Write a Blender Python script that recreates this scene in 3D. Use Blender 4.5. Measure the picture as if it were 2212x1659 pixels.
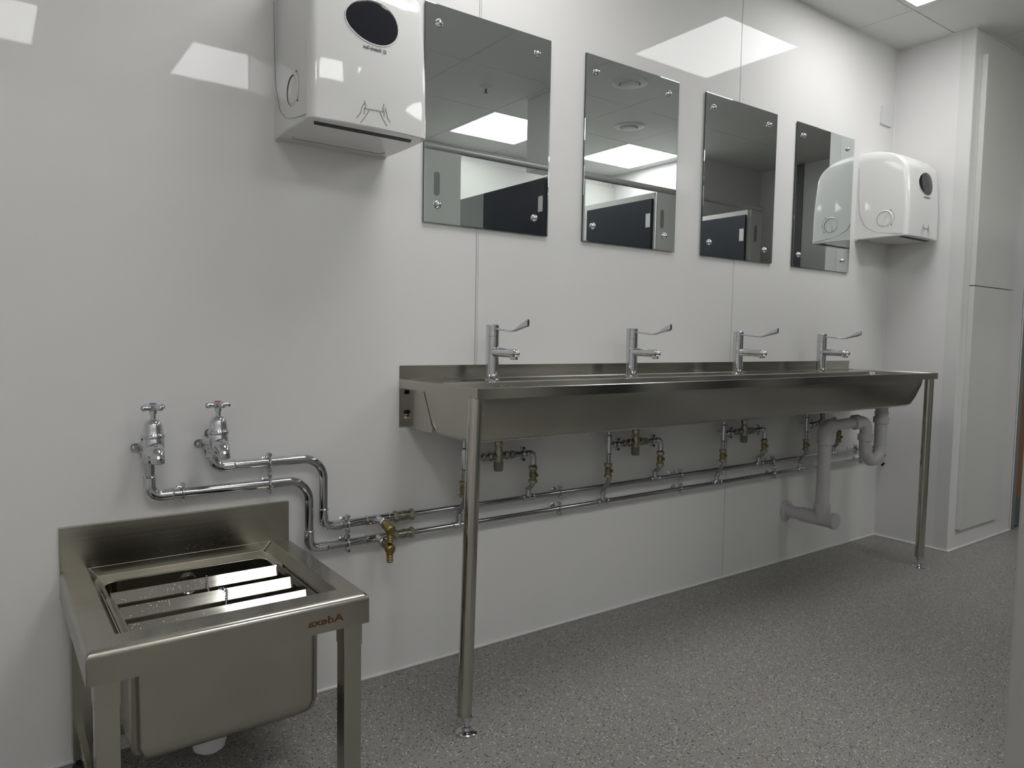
import bpy, bmesh, math, random
from mathutils import Vector, Matrix
random.seed(7)
PI = math.pi
SC = bpy.context.scene
COL = SC.collection
for o in list(bpy.data.objects):
    bpy.data.objects.remove(o, do_unlink=True)

# ------------------------------------------------------------------ camera, world, exposure
YAW, PITCH, ROLL = 0.62984, -0.066314, 0.017578
CAM = Vector((-0.50175, -1.8525, 0.97881))
fw = Vector((math.sin(YAW)*math.cos(PITCH), math.cos(YAW)*math.cos(PITCH), math.sin(PITCH)))
r0 = Vector((math.cos(YAW), -math.sin(YAW), 0)); u0 = r0.cross(fw)
rt = r0*math.cos(ROLL) + u0*math.sin(ROLL); up = -r0*math.sin(ROLL) + u0*math.cos(ROLL)
cam = bpy.data.cameras.new('camera'); camo = bpy.data.objects.new('camera', cam); COL.objects.link(camo)
camo.matrix_world = Matrix(((rt.x, up.x, -fw.x, CAM.x), (rt.y, up.y, -fw.y, CAM.y), (rt.z, up.z, -fw.z, CAM.z), (0, 0, 0, 1)))
cam.sensor_fit = 'HORIZONTAL'; cam.sensor_width = 36; cam.lens = 25.5386; cam.clip_start = 0.02
SC.camera = camo
w = bpy.data.worlds.new('world'); SC.world = w; w.use_nodes = True
w.node_tree.nodes['Background'].inputs[0].default_value = (0.02, 0.02, 0.02, 1)
SC.view_settings.view_transform = 'Standard'; SC.view_settings.look = 'None'
SC.view_settings.gamma = 1; SC.view_settings.use_curve_mapping = False
SC.view_settings.exposure = 0.62
PANEL_POWER = 8.0        # radiance of the ceiling panels over the cubicles
TROUGH_POWER = 5.6       # radiance of the two panels over the trough, lowered to even out wall brightness
H = 2.40                 # ceiling height

# ------------------------------------------------------------------ materials
def nt(name):
    m = bpy.data.materials.new(name); m.use_nodes = True
    return m, m.node_tree, m.node_tree.nodes['Principled BSDF']
def N(t, kind, **kw):
    n = t.nodes.new(kind)
    for k, v in kw.items(): setattr(n, k, v)
    return n
def mat(name, col, rough=.5, metal=0, ior=1.45, spec=.5, bump=0, bscale=30, var=0, vscale=4, coat=0):
    m, t, b = nt(name)
    b.inputs['Base Color'].default_value = (*col, 1); b.inputs['Roughness'].default_value = rough
    b.inputs['Metallic'].default_value = metal; b.inputs['IOR'].default_value = ior
    b.inputs['Specular IOR Level'].default_value = spec; b.inputs['Coat Weight'].default_value = coat
    b.inputs['Coat Roughness'].default_value = .03
    tc = N(t, 'ShaderNodeTexCoord')
    if var:
        n = N(t, 'ShaderNodeTexNoise'); n.inputs['Scale'].default_value = vscale; n.inputs['Detail'].default_value = 5
        t.links.new(tc.outputs['Object'], n.inputs['Vector'])
        mx = N(t, 'ShaderNodeMix', data_type='RGBA'); mx.inputs[6].default_value = (*[c*(1-var) for c in col], 1)
        mx.inputs[7].default_value = (*[min(1, c*(1+var)) for c in col], 1)
        t.links.new(n.outputs['Fac'], mx.inputs[0]); t.links.new(mx.outputs[2], b.inputs['Base Color'])
    if bump:
        n = N(t, 'ShaderNodeTexNoise'); n.inputs['Scale'].default_value = bscale; n.inputs['Detail'].default_value = 3
        t.links.new(tc.outputs['Object'], n.inputs['Vector'])
        bp = N(t, 'ShaderNodeBump'); bp.inputs['Strength'].default_value = bump; bp.inputs['Distance'].default_value = .002
        t.links.new(n.outputs['Fac'], bp.inputs['Height']); t.links.new(bp.outputs['Normal'], b.inputs['Normal'])
    return m
def steel(name, col, rough, stretch=(1, 1, 1), smudge=.12):
    m, t, b = nt(name)
    b.inputs['Metallic'].default_value = 1
    tc = N(t, 'ShaderNodeTexCoord')
    n = N(t, 'ShaderNodeTexNoise'); n.inputs['Scale'].default_value = 4.5; n.inputs['Detail'].default_value = 1.2
    t.links.new(tc.outputs['Object'], n.inputs['Vector'])
    mp = N(t, 'ShaderNodeMapping'); mp.inputs['Scale'].default_value = stretch
    t.links.new(tc.outputs['Object'], mp.inputs['Vector'])
    g = N(t, 'ShaderNodeTexNoise'); g.inputs['Scale'].default_value = 1; g.inputs['Detail'].default_value = 0
    t.links.new(mp.outputs['Vector'], g.inputs['Vector'])
    mr = N(t, 'ShaderNodeMapRange'); mr.inputs[1].default_value = .3; mr.inputs[2].default_value = .7
    mr.inputs[3].default_value = rough-.05; mr.inputs[4].default_value = rough+smudge
    t.links.new(n.outputs['Fac'], mr.inputs[0])
    ad = N(t, 'ShaderNodeMath', operation='MULTIPLY_ADD'); ad.inputs[1].default_value = .04
    t.links.new(g.outputs['Fac'], ad.inputs[0]); t.links.new(mr.outputs[0], ad.inputs[2])
    t.links.new(ad.outputs[0], b.inputs['Roughness'])
    mx = N(t, 'ShaderNodeMix', data_type='RGBA')
    mx.inputs[6].default_value = (*[c*.78 for c in col], 1); mx.inputs[7].default_value = (*[c*1.12 for c in col], 1)
    t.links.new(n.outputs['Fac'], mx.inputs[0]); t.links.new(mx.outputs[2], b.inputs['Base Color'])
    return m
M = {}
M['wall'] = mat('wall_cladding', (.80, .797, .785), .025, ior=1.35, bump=.05, bscale=1.6)
M['wallmatt'] = mat('wall_satin', (.78, .775, .77), .25, ior=1.4)
M['joint'] = mat('joint_strip', (.72, .72, .71), .12)
M['seal'] = mat('white_sealant', (.86, .86, .84), .35)
M['ceil'] = mat('ceiling_tile', (.80, .80, .79), .55, bump=.05, bscale=400)
M['grid'] = mat('ceiling_void', (.08, .08, .08), .8)
M['frame'] = mat('white_frame', (.8, .8, .8), .4)
M['chrome'] = mat('chrome', (.62, .63, .65), .05, 1)
M['chrome_pipe'] = mat('chrome_pipe', (.47, .475, .48), .11, 1, var=.08, vscale=30)
M['brass'] = mat('brass', (.36, .27, .12), .38, 1, var=.25, vscale=60)
M['dullbrass'] = mat('dull_brass', (.30, .25, .15), .35, 1, var=.2, vscale=60)
M['nickel'] = mat('dull_nickel', (.37, .345, .285), .32, 1, var=.15, vscale=50)
M['steel'] = steel('brushed_steel', (.425, .405, .355), .20, (3, 60, 260), .03)
M['steel_v'] = steel('brushed_steel_legs', (.46, .44, .38), .20, (260, 260, 3), .03)
M['steel_t'] = steel('brushed_steel_trough', (.46, .445, .40), .19, (2, 150, 300), .02)
M['steel_s'] = steel('wet_steel_slat', (.50, .485, .44), .07, (3, 120, 120), .04)
M['steel_leg'] = mat('polished_steel_tube', (.50, .48, .43), .12, 1, var=.05, vscale=8)
M['plastic'] = mat('glossy_white_plastic', (.80, .80, .785), .04, ior=1.42)
M['plastic_m'] = mat('satin_white_plastic', (.70, .70, .70), .3)
M['pvc'] = mat('grey_white_waste_plastic', (.60, .59, .61), .33)
M['window'] = mat('smoked_window', (.02, .021, .028), .05, ior=1.45)
M['black'] = mat('black_slot', (.004, .004, .004), .6)
M['ink'] = mat('grey_print', (.10, .10, .10), .5)
M['brown'] = mat('brown_print', (.09, .03, .012), .5)
M['red'] = mat('red_disc', (.45, .01, .02), .3)
M['blue'] = mat('blue_disc', (.03, .06, .35), .3)
M['greycap'] = mat('grey_cap', (.20, .205, .18), .5)
M['grey'] = mat('pale_grey_laminate', (.60, .61, .58), .35)
M['midgrey'] = mat('mid_grey_laminate', (.36, .37, .36), .35)
M['piergrey'] = mat('warm_grey_laminate', (.38, .37, .355), .4)
M['navy'] = mat('navy_laminate', (.016, .020, .032), .4)
M['rail'] = mat('satin_aluminium', (.60, .60, .58), .42, .45)
M['panelw'] = mat('off_white_board', (.66, .66, .63), .45)
M['metalgrey'] = mat('grey_painted_frame', (.20, .21, .22), .4)
M['kick'] = mat('kick_steel', (.30, .38, .38), .35, 1)
M['glassedge'] = mat('glass_edge', (.03, .06, .055), .1)
M['slotgrey'] = mat('slot_grey', (.25, .27, .27), .4)
# mirror
m, t, b = nt('mirror_silver'); b.inputs['Metallic'].default_value = 1; b.inputs['Roughness'].default_value = .0
b.inputs['Base Color'].default_value = (.66, .70, .685, 1); M['mirror'] = m
# water
m, t, b = nt('water_drop'); b.inputs['Base Color'].default_value = (1, 1, 1, 1); b.inputs['Roughness'].default_value = .0
b.inputs['IOR'].default_value = 1.33; b.inputs['Transmission Weight'].default_value = 1; M['water'] = m
# wood
m, t, b = nt('oak_veneer'); tc = N(t, 'ShaderNodeTexCoord'); mp = N(t, 'ShaderNodeMapping'); mp.inputs['Scale'].default_value = (25, 25, 2)
n = N(t, 'ShaderNodeTexNoise'); n.inputs['Scale'].default_value = 3; cr = N(t, 'ShaderNodeValToRGB')
cr.color_ramp.elements[0].color = (.17, .075, .025, 1); cr.color_ramp.elements[1].color = (.34, .17, .07, 1)
t.links.new(tc.outputs['Object'], mp.inputs['Vector']); t.links.new(mp.outputs['Vector'], n.inputs['Vector'])
t.links.new(n.outputs['Fac'], cr.inputs['Fac']); t.links.new(cr.outputs['Color'], b.inputs['Base Color'])
b.inputs['Roughness'].default_value = .4; M['wood'] = m
# lamp diffuser: a lamp's own emission
for key, pw in (('lamp', PANEL_POWER), ('lamp_trough', TROUGH_POWER)):
    m = bpy.data.materials.new('lit_diffuser'); m.use_nodes = True; t = m.node_tree; t.nodes.clear()
    e = N(t, 'ShaderNodeEmission'); e.inputs['Strength'].default_value = pw; e.inputs['Color'].default_value = (1, .997, .99, 1)
    o = N(t, 'ShaderNodeOutputMaterial'); t.links.new(e.outputs[0], o.inputs['Surface']); M[key] = m
# speckled safety vinyl floor
m, t, b = nt('speckled_vinyl'); tc = N(t, 'ShaderNodeTexCoord')
def fleck(scale, lo, seed):
    v = N(t, 'ShaderNodeTexVoronoi', voronoi_dimensions='2D'); v.inputs['Scale'].default_value = scale
    mp = N(t, 'ShaderNodeMapping'); mp.inputs['Location'].default_value = (seed, seed*1.7, 0)
    t.links.new(tc.outputs['Object'], mp.inputs['Vector']); t.links.new(mp.outputs['Vector'], v.inputs['Vector'])
    sp = N(t, 'ShaderNodeSeparateColor'); t.links.new(v.outputs['Color'], sp.inputs[0])
    a = N(t, 'ShaderNodeMath', operation='GREATER_THAN'); a.inputs[1].default_value = lo; t.links.new(sp.outputs[0], a.inputs[0])
    sz = N(t, 'ShaderNodeMath', operation='MULTIPLY'); sz.inputs[1].default_value = .42; t.links.new(sp.outputs[1], sz.inputs[0])
    c = N(t, 'ShaderNodeMath', operation='LESS_THAN'); t.links.new(v.outputs['Distance'], c.inputs[0]); t.links.new(sz.outputs[0], c.inputs[1])
    mm = N(t, 'ShaderNodeMath', operation='MULTIPLY'); t.links.new(a.outputs[0], mm.inputs[0]); t.links.new(c.outputs[0], mm.inputs[1])
    return mm, sp
base = N(t, 'ShaderNodeTexNoise'); base.inputs['Scale'].default_value = 260; base.inputs['Detail'].default_value = 2
t.links.new(tc.outputs['Object'], base.inputs['Vector'])
cr = N(t, 'ShaderNodeValToRGB'); cr.color_ramp.elements[0].position = .35; cr.color_ramp.elements[1].position = .65
cr.color_ramp.elements[0].color = (.222, .217, .202, 1); cr.color_ramp.elements[1].color = (.345, .338, .315, 1)
t.links.new(base.outputs['Fac'], cr.inputs['Fac']); cur = cr.outputs['Color']
for sc, lo, seed, colr in ((190, .70, 0, (.010, .010, .011, 1)), (170, .74, 3.3, (.62, .60, .55, 1)), (140, .93, 8.1, (.36, .24, .13, 1)), (210, .86, 5.7, (.30, .30, .29, 1))):
    f_, s_ = fleck(sc, lo, seed)
    mx = N(t, 'ShaderNodeMix', data_type='RGBA'); mx.inputs[7].default_value = colr
    t.links.new(cur, mx.inputs[6]); t.links.new(f_.outputs[0], mx.inputs[0]); cur = mx.outputs[2]
t.links.new(cur, b.inputs['Base Color']); b.inputs['Roughness'].default_value = .42; b.inputs['Specular IOR Level'].default_value = .4
bp = N(t, 'ShaderNodeBump'); bp.inputs['Strength'].default_value = .25; bp.inputs['Distance'].default_value = .0005
t.links.new(base.outputs['Fac'], bp.inputs['Height']); t.links.new(bp.outputs['Normal'], b.inputs['Normal'])
M['floor'] = m

# ------------------------------------------------------------------ mesh helpers
def B(): return bmesh.new()
def box(bm, x0, x1, y0, y1, z0, z1, bev=0, seg=2):
    if x0 > x1: x0, x1 = x1, x0
    if y0 > y1: y0, y1 = y1, y0
    if z0 > z1: z0, z1 = z1, z0
    r = bmesh.ops.create_cube(bm, size=1, matrix=Matrix.Translation(((x0+x1)/2, (y0+y1)/2, (z0+z1)/2)) @ Matrix.Diagonal((x1-x0, y1-y0, z1-z0, 1)))
    if bev:
        es = list({e for v in r['verts'] for e in v.link_edges})
        bmesh.ops.bevel(bm, geom=es, offset=bev, segments=seg, affect='EDGES', profile=.5)
def frames(pts):
    T = []
    n = len(pts)
    for i in range(n):
        a = pts[max(i-1, 0)]; c = pts[min(i+1, n-1)]; T.append((c-a).normalized())
    u = T[0].orthogonal().normalized(); out = []
    for i in range(n):
        u = (u - T[i]*u.dot(T[i])).normalized(); out.append((u, T[i].cross(u).normalized()))
    return out
def tube(bm, pts, r, seg=16, caps=True):
    pts = [Vector(p) for p in pts]; fr = frames(pts); rings = []
    for i, p in enumerate(pts):
        rr = r[i] if isinstance(r, (list, tuple)) else r
        u, v = fr[i]
        rings.append([bm.verts.new(p + (u*math.cos(2*PI*k/seg) + v*math.sin(2*PI*k/seg))*rr) for k in range(seg)])
    for a, c in zip(rings, rings[1:]):
        for k in range(seg): bm.faces.new((a[k], a[(k+1) % seg], c[(k+1) % seg], c[k]))
    if caps: bm.faces.new(rings[0][::-1]); bm.faces.new(rings[-1])
def lathe(bm, prof, org, ax=(0, 0, 1), seg=28):
    """prof: list of (height along axis, radius)"""
    org = Vector(org); ax = Vector(ax).normalized(); u = ax.orthogonal().normalized(); v = ax.cross(u)
    rings = []
    for h, r in prof:
        c = org + ax*h
        if r < 1e-6: rings.append([bm.verts.new(c)])
        else: rings.append([bm.verts.new(c + (u*math.cos(2*PI*(k+.5)/seg) + v*math.sin(2*PI*(k+.5)/seg))*r) for k in range(seg)])
    for a, c in zip(rings, rings[1:]):
        for k in range(seg):
            k2 = (k+1) % seg
            if len(a) == 1 and len(c) == 1: continue
            if len(a) == 1: bm.faces.new((a[0], c[k2], c[k]))
            elif len(c) == 1: bm.faces.new((a[k], a[k2], c[0]))
            else: bm.faces.new((a[k], a[k2], c[k2], c[k]))
    if len(rings[0]) > 1: bm.faces.new(rings[0][::-1])
    if len(rings[-1]) > 1: bm.faces.new(rings[-1])
def cyl(bm, p0, p1, r, r1=None, seg=24):
    p0 = Vector(p0); p1 = Vector(p1); d = p1-p0
    lathe(bm, [(0, r), (d.length, r if r1 is None else r1)], p0, d, seg)
def hexnut(bm, c, ax, r, h):
    ax = Vector(ax).normalized(); lathe(bm, [(-h/2, r*.86), (-h/2+h*.18, r), (h/2-h*.18, r), (h/2, r*.86)], c, ax, 6)
def fillet(pts, rad, n=8):
    pts = [Vector(p) for p in pts]; out = [pts[0]]
    for i in range(1, len(pts)-1):
        R = rad[i-1] if isinstance(rad, (list, tuple)) else rad
        a, b_, c = pts[i-1], pts[i], pts[i+1]; d1 = (a-b_).normalized(); d2 = (c-b_).normalized()
        ang = d1.angle(d2)
        if R <= 0 or abs(ang-PI) < .01: out.append(b_); continue
        L = R/math.tan(ang/2); cen = b_ + (d1+d2).normalized()*(R/math.sin(ang/2))
        s = b_+d1*L-cen; e = b_+d2*L-cen; tot = s.angle(e)
        for k in range(n+1):
            q = k/n; out.append(cen + (s*math.sin((1-q)*tot) + e*math.sin(q*tot))/math.sin(tot))
    out.append(pts[-1]); return out
def prism(bm, poly, axis, a, c, bev=0):
    """poly 2D extruded along axis (0:x,1:y,2:z); poly coords are the two remaining axes in order"""
    def P(p, h):
        q = [p[0], p[1]]; q.insert(axis, h); return Vector(q)
    A = [bm.verts.new(P(p, a)) for p in poly]; C = [bm.verts.new(P(p, c)) for p in poly]; n = len(poly)
    bm.faces.new(A[::-1]); bm.faces.new(C)
    for i in range(n): bm.faces.new((A[i], A[(i+1) % n], C[(i+1) % n], C[i]))
    if bev:
        es = list({e for v in A+C for e in v.link_edges}); bmesh.ops.bevel(bm, geom=es, offset=bev, segments=2, affect='EDGES')
def rrect(x0, x1, y0, y1, r, n=6):
    out = []
    for cx, cy, a0 in ((x1-r, y1-r, 0), (x0+r, y1-r, 90), (x0+r, y0+r, 180), (x1-r, y0+r, 270)):
        for k in range(n+1):
            a = math.radians(a0+90*k/n); out.append((cx+r*math.cos(a), cy+r*math.sin(a)))
    return out
def loft(bm, rings, cap0=True, cap1=True):
    R = [[bm.verts.new(Vector(p)) for p in ring] for ring in rings]; n = len(R[0])
    for a, c in zip(R, R[1:]):
        for k in range(n): bm.faces.new((a[k], a[(k+1) % n], c[(k+1) % n], c[k]))
    if cap0: bm.faces.new(R[0][::-1])
    if cap1: bm.faces.new(R[-1])
    return R
def text_bm(body, size, depth=.0004, bold=False):
    cu = bpy.data.curves.new('lettering', 'FONT'); cu.body = body; cu.size = size; cu.extrude = depth/2
    cu.align_x = 'CENTER'; cu.resolution_u = 3
    if bold: cu.offset = size*.022
    to = bpy.data.objects.new('lettering', cu); COL.objects.link(to)
    bpy.context.view_layer.update()
    me = to.evaluated_get(bpy.context.evaluated_depsgraph_get()).to_mesh()
    bm = B(); bm.from_mesh(me); bpy.data.objects.remove(to, do_unlink=True); bpy.data.curves.remove(cu)
    return bm
def obj(name, bm, m, parent=None, sharp=35, loc=None):
    bmesh.ops.recalc_face_normals(bm, faces=bm.faces[:])
    lim = math.radians(sharp)
    for f in bm.faces: f.smooth = True
    for e in bm.edges:
        e.smooth = not (len(e.link_faces) != 2 or e.calc_face_angle(0) > lim)
    me = bpy.data.meshes.new(name); bm.to_mesh(me); bm.free()
    for mm in (m if isinstance(m, (list, tuple)) else [m]): me.materials.append(mm)
    o = bpy.data.objects.new(name, me); COL.objects.link(o)
    if parent is not None: o.parent = parent
    if loc is not None: o.location = loc
    if len(me.polygons) < 4000:
        wn = o.modifiers.new('weighted_normal', 'WEIGHTED_NORMAL'); wn.keep_sharp = True; wn.weight = 80
    return o
def shared(name, me, parent, loc):
    o = bpy.data.objects.new(name, me); COL.objects.link(o); o.parent = parent; o.location = loc; return o
def tag(o, label, cat, group=None):
    o['label'] = label; o['category'] = cat
    if group: o['group'] = group
    return o
def thing(name, label, cat, loc=(0, 0, 0), group=None):
    o = bpy.data.objects.new(name, None); COL.objects.link(o); o.location = loc; o.empty_display_size = .05
    return tag(o, label, cat, group)
def struct(name, bm, m, parent=None, loc=None):
    o = obj(name, bm, m, parent, loc=loc)
    if parent is None: o['kind'] = 'structure'
    return o
def sempty(name, loc=(0, 0, 0)):
    o = bpy.data.objects.new(name, None); COL.objects.link(o); o.location = loc; o['kind'] = 'structure'; return o
def dup(root, loc, label):
    r = root.copy(); COL.objects.link(r); r.location = loc; r['label'] = label
    for ch in list(root.children):
        c = ch.copy(); COL.objects.link(c); c.parent = r
        for g in list(ch.children):
            d = g.copy(); COL.objects.link(d); d.parent = c
    return r

# ------------------------------------------------------------------ room shell
XL, XR, XE = -1.445, 3.142, 4.87          # left wall, nib beside the trough, far end wall
YN, YB = -.35, -2.95                      # face of the boxed-out wall, wall behind the cubicles
bm = B(); box(bm, XL-.1, XE+.1, YB-.1, .1, -.05, 0); struct('floor', bm, M['floor'])
# cladding panels of the long wall with joint strips between
wb = sempty('wall_back')
seams = [XL, .710, 1.936, XR]
for i in range(3):
    bm = B(); box(bm, seams[i]+(.0045 if i else 0), seams[i+1]-(.0045 if i < 2 else 0), 0, .06, 0, H); obj('panel', bm, M['wall'], wb)
for x, wd in ((.710, .0033), (1.936, .0033)):
    bm = B(); box(bm, x-wd, x+wd, -.0011, .05, 0, H, .0005, 1); obj('joint_strip', bm, M['joint'], wb)
bm = B(); box(bm, XL-.06, XL, YB, .06, 0, H); struct('wall_left', bm, M['wall'])
bm = B(); box(bm, XL, XE, YB-.06, YB, 0, H); fwl = struct('wall_front', bm, M['wallmatt'])
bm = B(); box(bm, .60, 4.04, YB, YB+.05, 0, 2.29, .003); obj('boxing', bm, M['grey'], fwl)
bm = B(); box(bm, XE, XE+.06, YB, .06, 0, H); fe = struct('wall_far_end', bm, M['wallmatt'])
bm = B(); box(bm, XE-.012, XE, -1.66, -1.60, 0, H-.002, .002); obj('trim', bm, M['metalgrey'], fe)
bm = B(); box(bm, 4.04, XE, YB, -2.0, 0, H); struct('wall_block', bm, M['wallmatt'])
# nib / boxed-out wall at the right of the trough
wr = sempty('wall_right')
bm = B(); box(bm, XR, 3.86, YN, .06, 0, H, .006, 3); obj('boxing', bm, M['wallmatt'], wr)
bm = B(); box(bm, XR-.0012, XR+.001, YN+.002, YN+.062, .006, H-.001); obj('corner_trim', bm, M['joint'], wr)
for z0, z1 in ((.098, 1.246), (1.250, 2.292)):
    bm = B(); box(bm, 3.213, 3.665, YN-.024, YN, z0, z1, .0015); obj('access_panel', bm, M['panelw'], wr)
# door at the end of the passage
bm = B(); box(bm, 3.86, XE, YN+.005, .06, 2.12, H); box(bm, 4.80, XE, YN+.005, .06, 0, 2.12); box(bm, 3.86, 4.80, -.24, .06, 0, 2.12)
struct('wall_passage', bm, M['wallmatt'])
bm = B(); box(bm, 3.862, 3.915, YN-.004, -.25, 0, 2.115, .002); box(bm, 4.745, 4.80, YN-.004, -.25, 0, 2.115, .002); box(bm, 3.915, 4.745, YN-.004, -.25, 2.06, 2.115, .002)
dr = struct('door_1', bm, M['metalgrey'])
bm = B(); box(bm, 3.92, 4.74, YN+.004, -.30, .008, 2.055, .002); obj('door_leaf', bm, M['wood'], dr)
bm = B(); box(bm, 3.925, 4.735, YN+.0005, YN+.004, .012, .165, .0005); obj('kick_plate', bm, M['kick'], dr)
bm = B(); box(bm, 3.905, 3.935, YN-.010, YN, .87, .97, .003); cyl(bm, (3.918, YN-.01, .865), (3.918, YN-.01, .975), .007); obj('hinge', bm, M['kick'], dr)
# pier standing just right of the viewer
bm = B(); box(bm, .548, .66, -1.76, -1.50, 0, H, .004); struct('wall_pier', bm, M['piergrey'])
bm = B(); box(bm, 2.195, 2.33, -1.757, -1.547, 1.97, H, .002); struct('wall_stub', bm, M['wallmatt'])
# sealant lines
def seal(name, bm, x0, x1, y0, y1): box(bm, x0, x1, y0, y1, 0, .005, .0015, 1)
bm = B(); box(bm, XL, XR, -.007, 0, 0, .008, .0015, 1); struct('trim_1', bm, M['seal'])
bm = B(); box(bm, XR-.007, XR, YN, -.007, 0, .008, .0015, 1); struct('trim_2', bm, M['seal'])
bm = B(); box(bm, XR-.007, 3.862, YN-.007, YN, 0, .008, .0015, 1); struct('trim_3', bm, M['seal'])
bm = B(); box(bm, XR-.004, XR, -.004, 0, .005, H-.004, .001, 1); struct('trim_4', bm, M['seal'])
bm = B(); box(bm, XL, XR, -.004, 0, H-.004, H, .001, 1); struct('trim_5', bm, M['seal'])
bm = B(); box(bm, XR-.004, XR, YN, -.004, H-.004, H, .001, 1); box(bm, XR-.004, XE, YN-.004, YN, H-.004, H, .001, 1); struct('trim_6', bm, M['seal'])
bm = B(); box(bm, 3.858, 3.864, YN-.005, YN, .005, 2.12, .001, 1); struct('trim_7', bm, M['seal'])
# ceiling: void above, tiles below with open joints
ce = sempty('ceiling', (0, 0, H))
bm = B(); box(bm, XL-.06, XE+.06, YB-.06, .06, .02, .06); obj('ceiling_void', bm, M['grid'], ce)
gx = [XL] + [.955+.6*k for k in range(-3, 7)] + [XE]; gy = [0] + [-.255-.6*k for k in range(0, 5)] + [YB]
LIGHTS = {(2.155, -.255): 'right', (.355, -.255): 'left', (3.355, -2.055): 'a', (2.155, -2.055): 'b', (.355, -2.055): 'c', (-.845, -2.055): 'd'}
gap = .0016
for i in range(len(gx)-1):
    for j in range(len(gy)-1):
        x0, x1, y1, y0 = gx[i], gx[i+1], gy[j], gy[j+1]
        if any(abs(x0-a) < .01 and abs(y1-c) < .01 for a, c in LIGHTS): continue
        bm = B(); box(bm, x0+gap, x1-gap, y0+gap, y1-gap, 0, .018, .0012, 1); obj('ceiling_tile', bm, M['ceil'], ce)
def light(x, y, label):
    t = thing('ceiling_light', label, 'light', (x+.3, y-.3, H), 'square ceiling light panels')
    bm = B(); 
    for a in ((-.2985, .2985, .2765, .2985), (-.2985, .2985, -.2985, -.2765), (-.2985, -.2765, -.2765, .2765), (.2765, .2985, -.2765, .2765)):
        box(bm, *a, -.001, .014, .0008, 1)
    obj('frame', bm, M['frame'], t)
    bm = B(); box(bm, -.276, .276, -.276, .276, .0035, .010); obj('diffuser', bm, M['lamp_trough' if y > -1 else 'lamp'], t)
LL = {'right': 'lit square ceiling panel above the trough, its corner showing at the top right',
      'left': 'lit square ceiling panel above the low utility sink, out of frame',
      'a': 'lit square ceiling panel seen whole in the second mirror from left',
      'b': 'lit square ceiling panel seen cut off in the largest, leftmost mirror',
      'c': 'lit square ceiling panel whose patch shows left of the nearer dispenser',
      'd': 'lit square ceiling panel whose patch shows in the top left corner'}
for (x, y), k in LIGHTS.items(): light(x, y, LL[k])
# ceiling fittings seen in the mirrors
def vent(x, y, label):
    t = thing('ceiling_vent', label, 'vent', (x, y, H), 'round white ceiling vents')
    bm = B(); lathe(bm, [(0, .055), (0, .10), (-.004, .10), (-.010, .085), (-.010, .06), (0, .055)], (0, 0, 0), (0, 0, 1), 32); obj('ring', bm, M['frame'], t)
    bm = B(); lathe(bm, [(-.004, 0), (-.004, .05), (-.016, .052), (-.020, .045), (-.020, 0)], (0, 0, 0), (0, 0, 1), 32); obj('disc', bm, M['frame'], t)
vent(2.455, -1.155, 'round white ceiling vent, upper one in the second mirror')
vent(3.055, -1.755, 'round white ceiling vent nearest the lit panel in the second mirror')
t = thing('sprinkler_head', 'small ceiling sprinkler with white rose, reflected in the leftmost mirror', 'sprinkler', (1.87, -1.724, H))
bm = B(); lathe(bm, [(0, .035), (-.004, .035), (-.010, .02), (-.010, 0)], (0, 0, 0), (0, 0, 1), 24); obj('rose', bm, M['frame'], t)
bm = B(); lathe(bm, [(-.010, .006), (-.03, .006), (-.032, .012), (-.034, .012), (-.034, 0)], (0, 0, 0), (0, 0, 1), 16); obj('nozzle', bm, M['metalgrey'], t)

# ------------------------------------------------------------------ toilet cubicles opposite (seen in the mirrors)
cub = thing('toilet_cubicles', 'row of pale grey toilet cubicles with navy doors, reflected in the mirrors', 'cubicles', (0, 0, 0))
D = -1.5
for x0, x1, sx in ((1.20, 1.57, 1.424), (2.17, 2.45, 2.33), (3.083, 3.44, 3.122), (4.068, 4.197, 4.123)):
    bm = B(); box(bm, x0, x1, D-.018, D, .15, 1.93, .002); pz = obj('pilaster', bm, M['grey'], cub)
    bm = B(); prism(bm, rrect(sx-.016, sx+.016, 1.70, 1.82, .0155), 1, D, D+.003); obj('slot_handle', bm, M['slotgrey'], pz)
    bm = B(); cyl(bm, ((x0+x1)/2, D-.009, 0), ((x0+x1)/2, D-.009, .15), .012); obj('foot', bm, M['rail'], pz)
for x, zt in ((1.29, 1.915), (2.172, 1.905), (3.066, 1.93), (4.052, 1.93)):
    bm = B(); box(bm, x, x+.016, -2.0 if x > 4 else YB+.05, D-.018, .15, zt, .002); obj('partition', bm, M['midgrey'] if x < 2.5 else M['grey'], cub)
for x, zt in ((1.268, 1.885), (2.150, 1.893), (3.044, 1.885), (4.026, 1.89)):
    bm = B(); box(bm, x-.010, x+.010, D-.02-.62, D-.012, .15, zt, .002); dd = obj('cubicle_door', bm, M['navy'], cub)
    bm = B(); box(bm, x-.016, x-.010, D-.056, D-.018, 1.70, 1.79, .002)
    for z in (1.712, 1.778): cyl(bm, (x-.018, D-.044, z), (x-.010, D-.044, z), .005)
    obj('hinge_plate', bm, M['frame'], dd)
bm = B(); tube(bm, [(.66, D-.009, 1.949), (4.192, D-.009, 1.949), (4.198, D-.009, 1.949), (4.2, D-.009, 1.949)], [.019, .019, .016, .010], 24); obj('head_rail', bm, M['rail'], cub)

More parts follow.
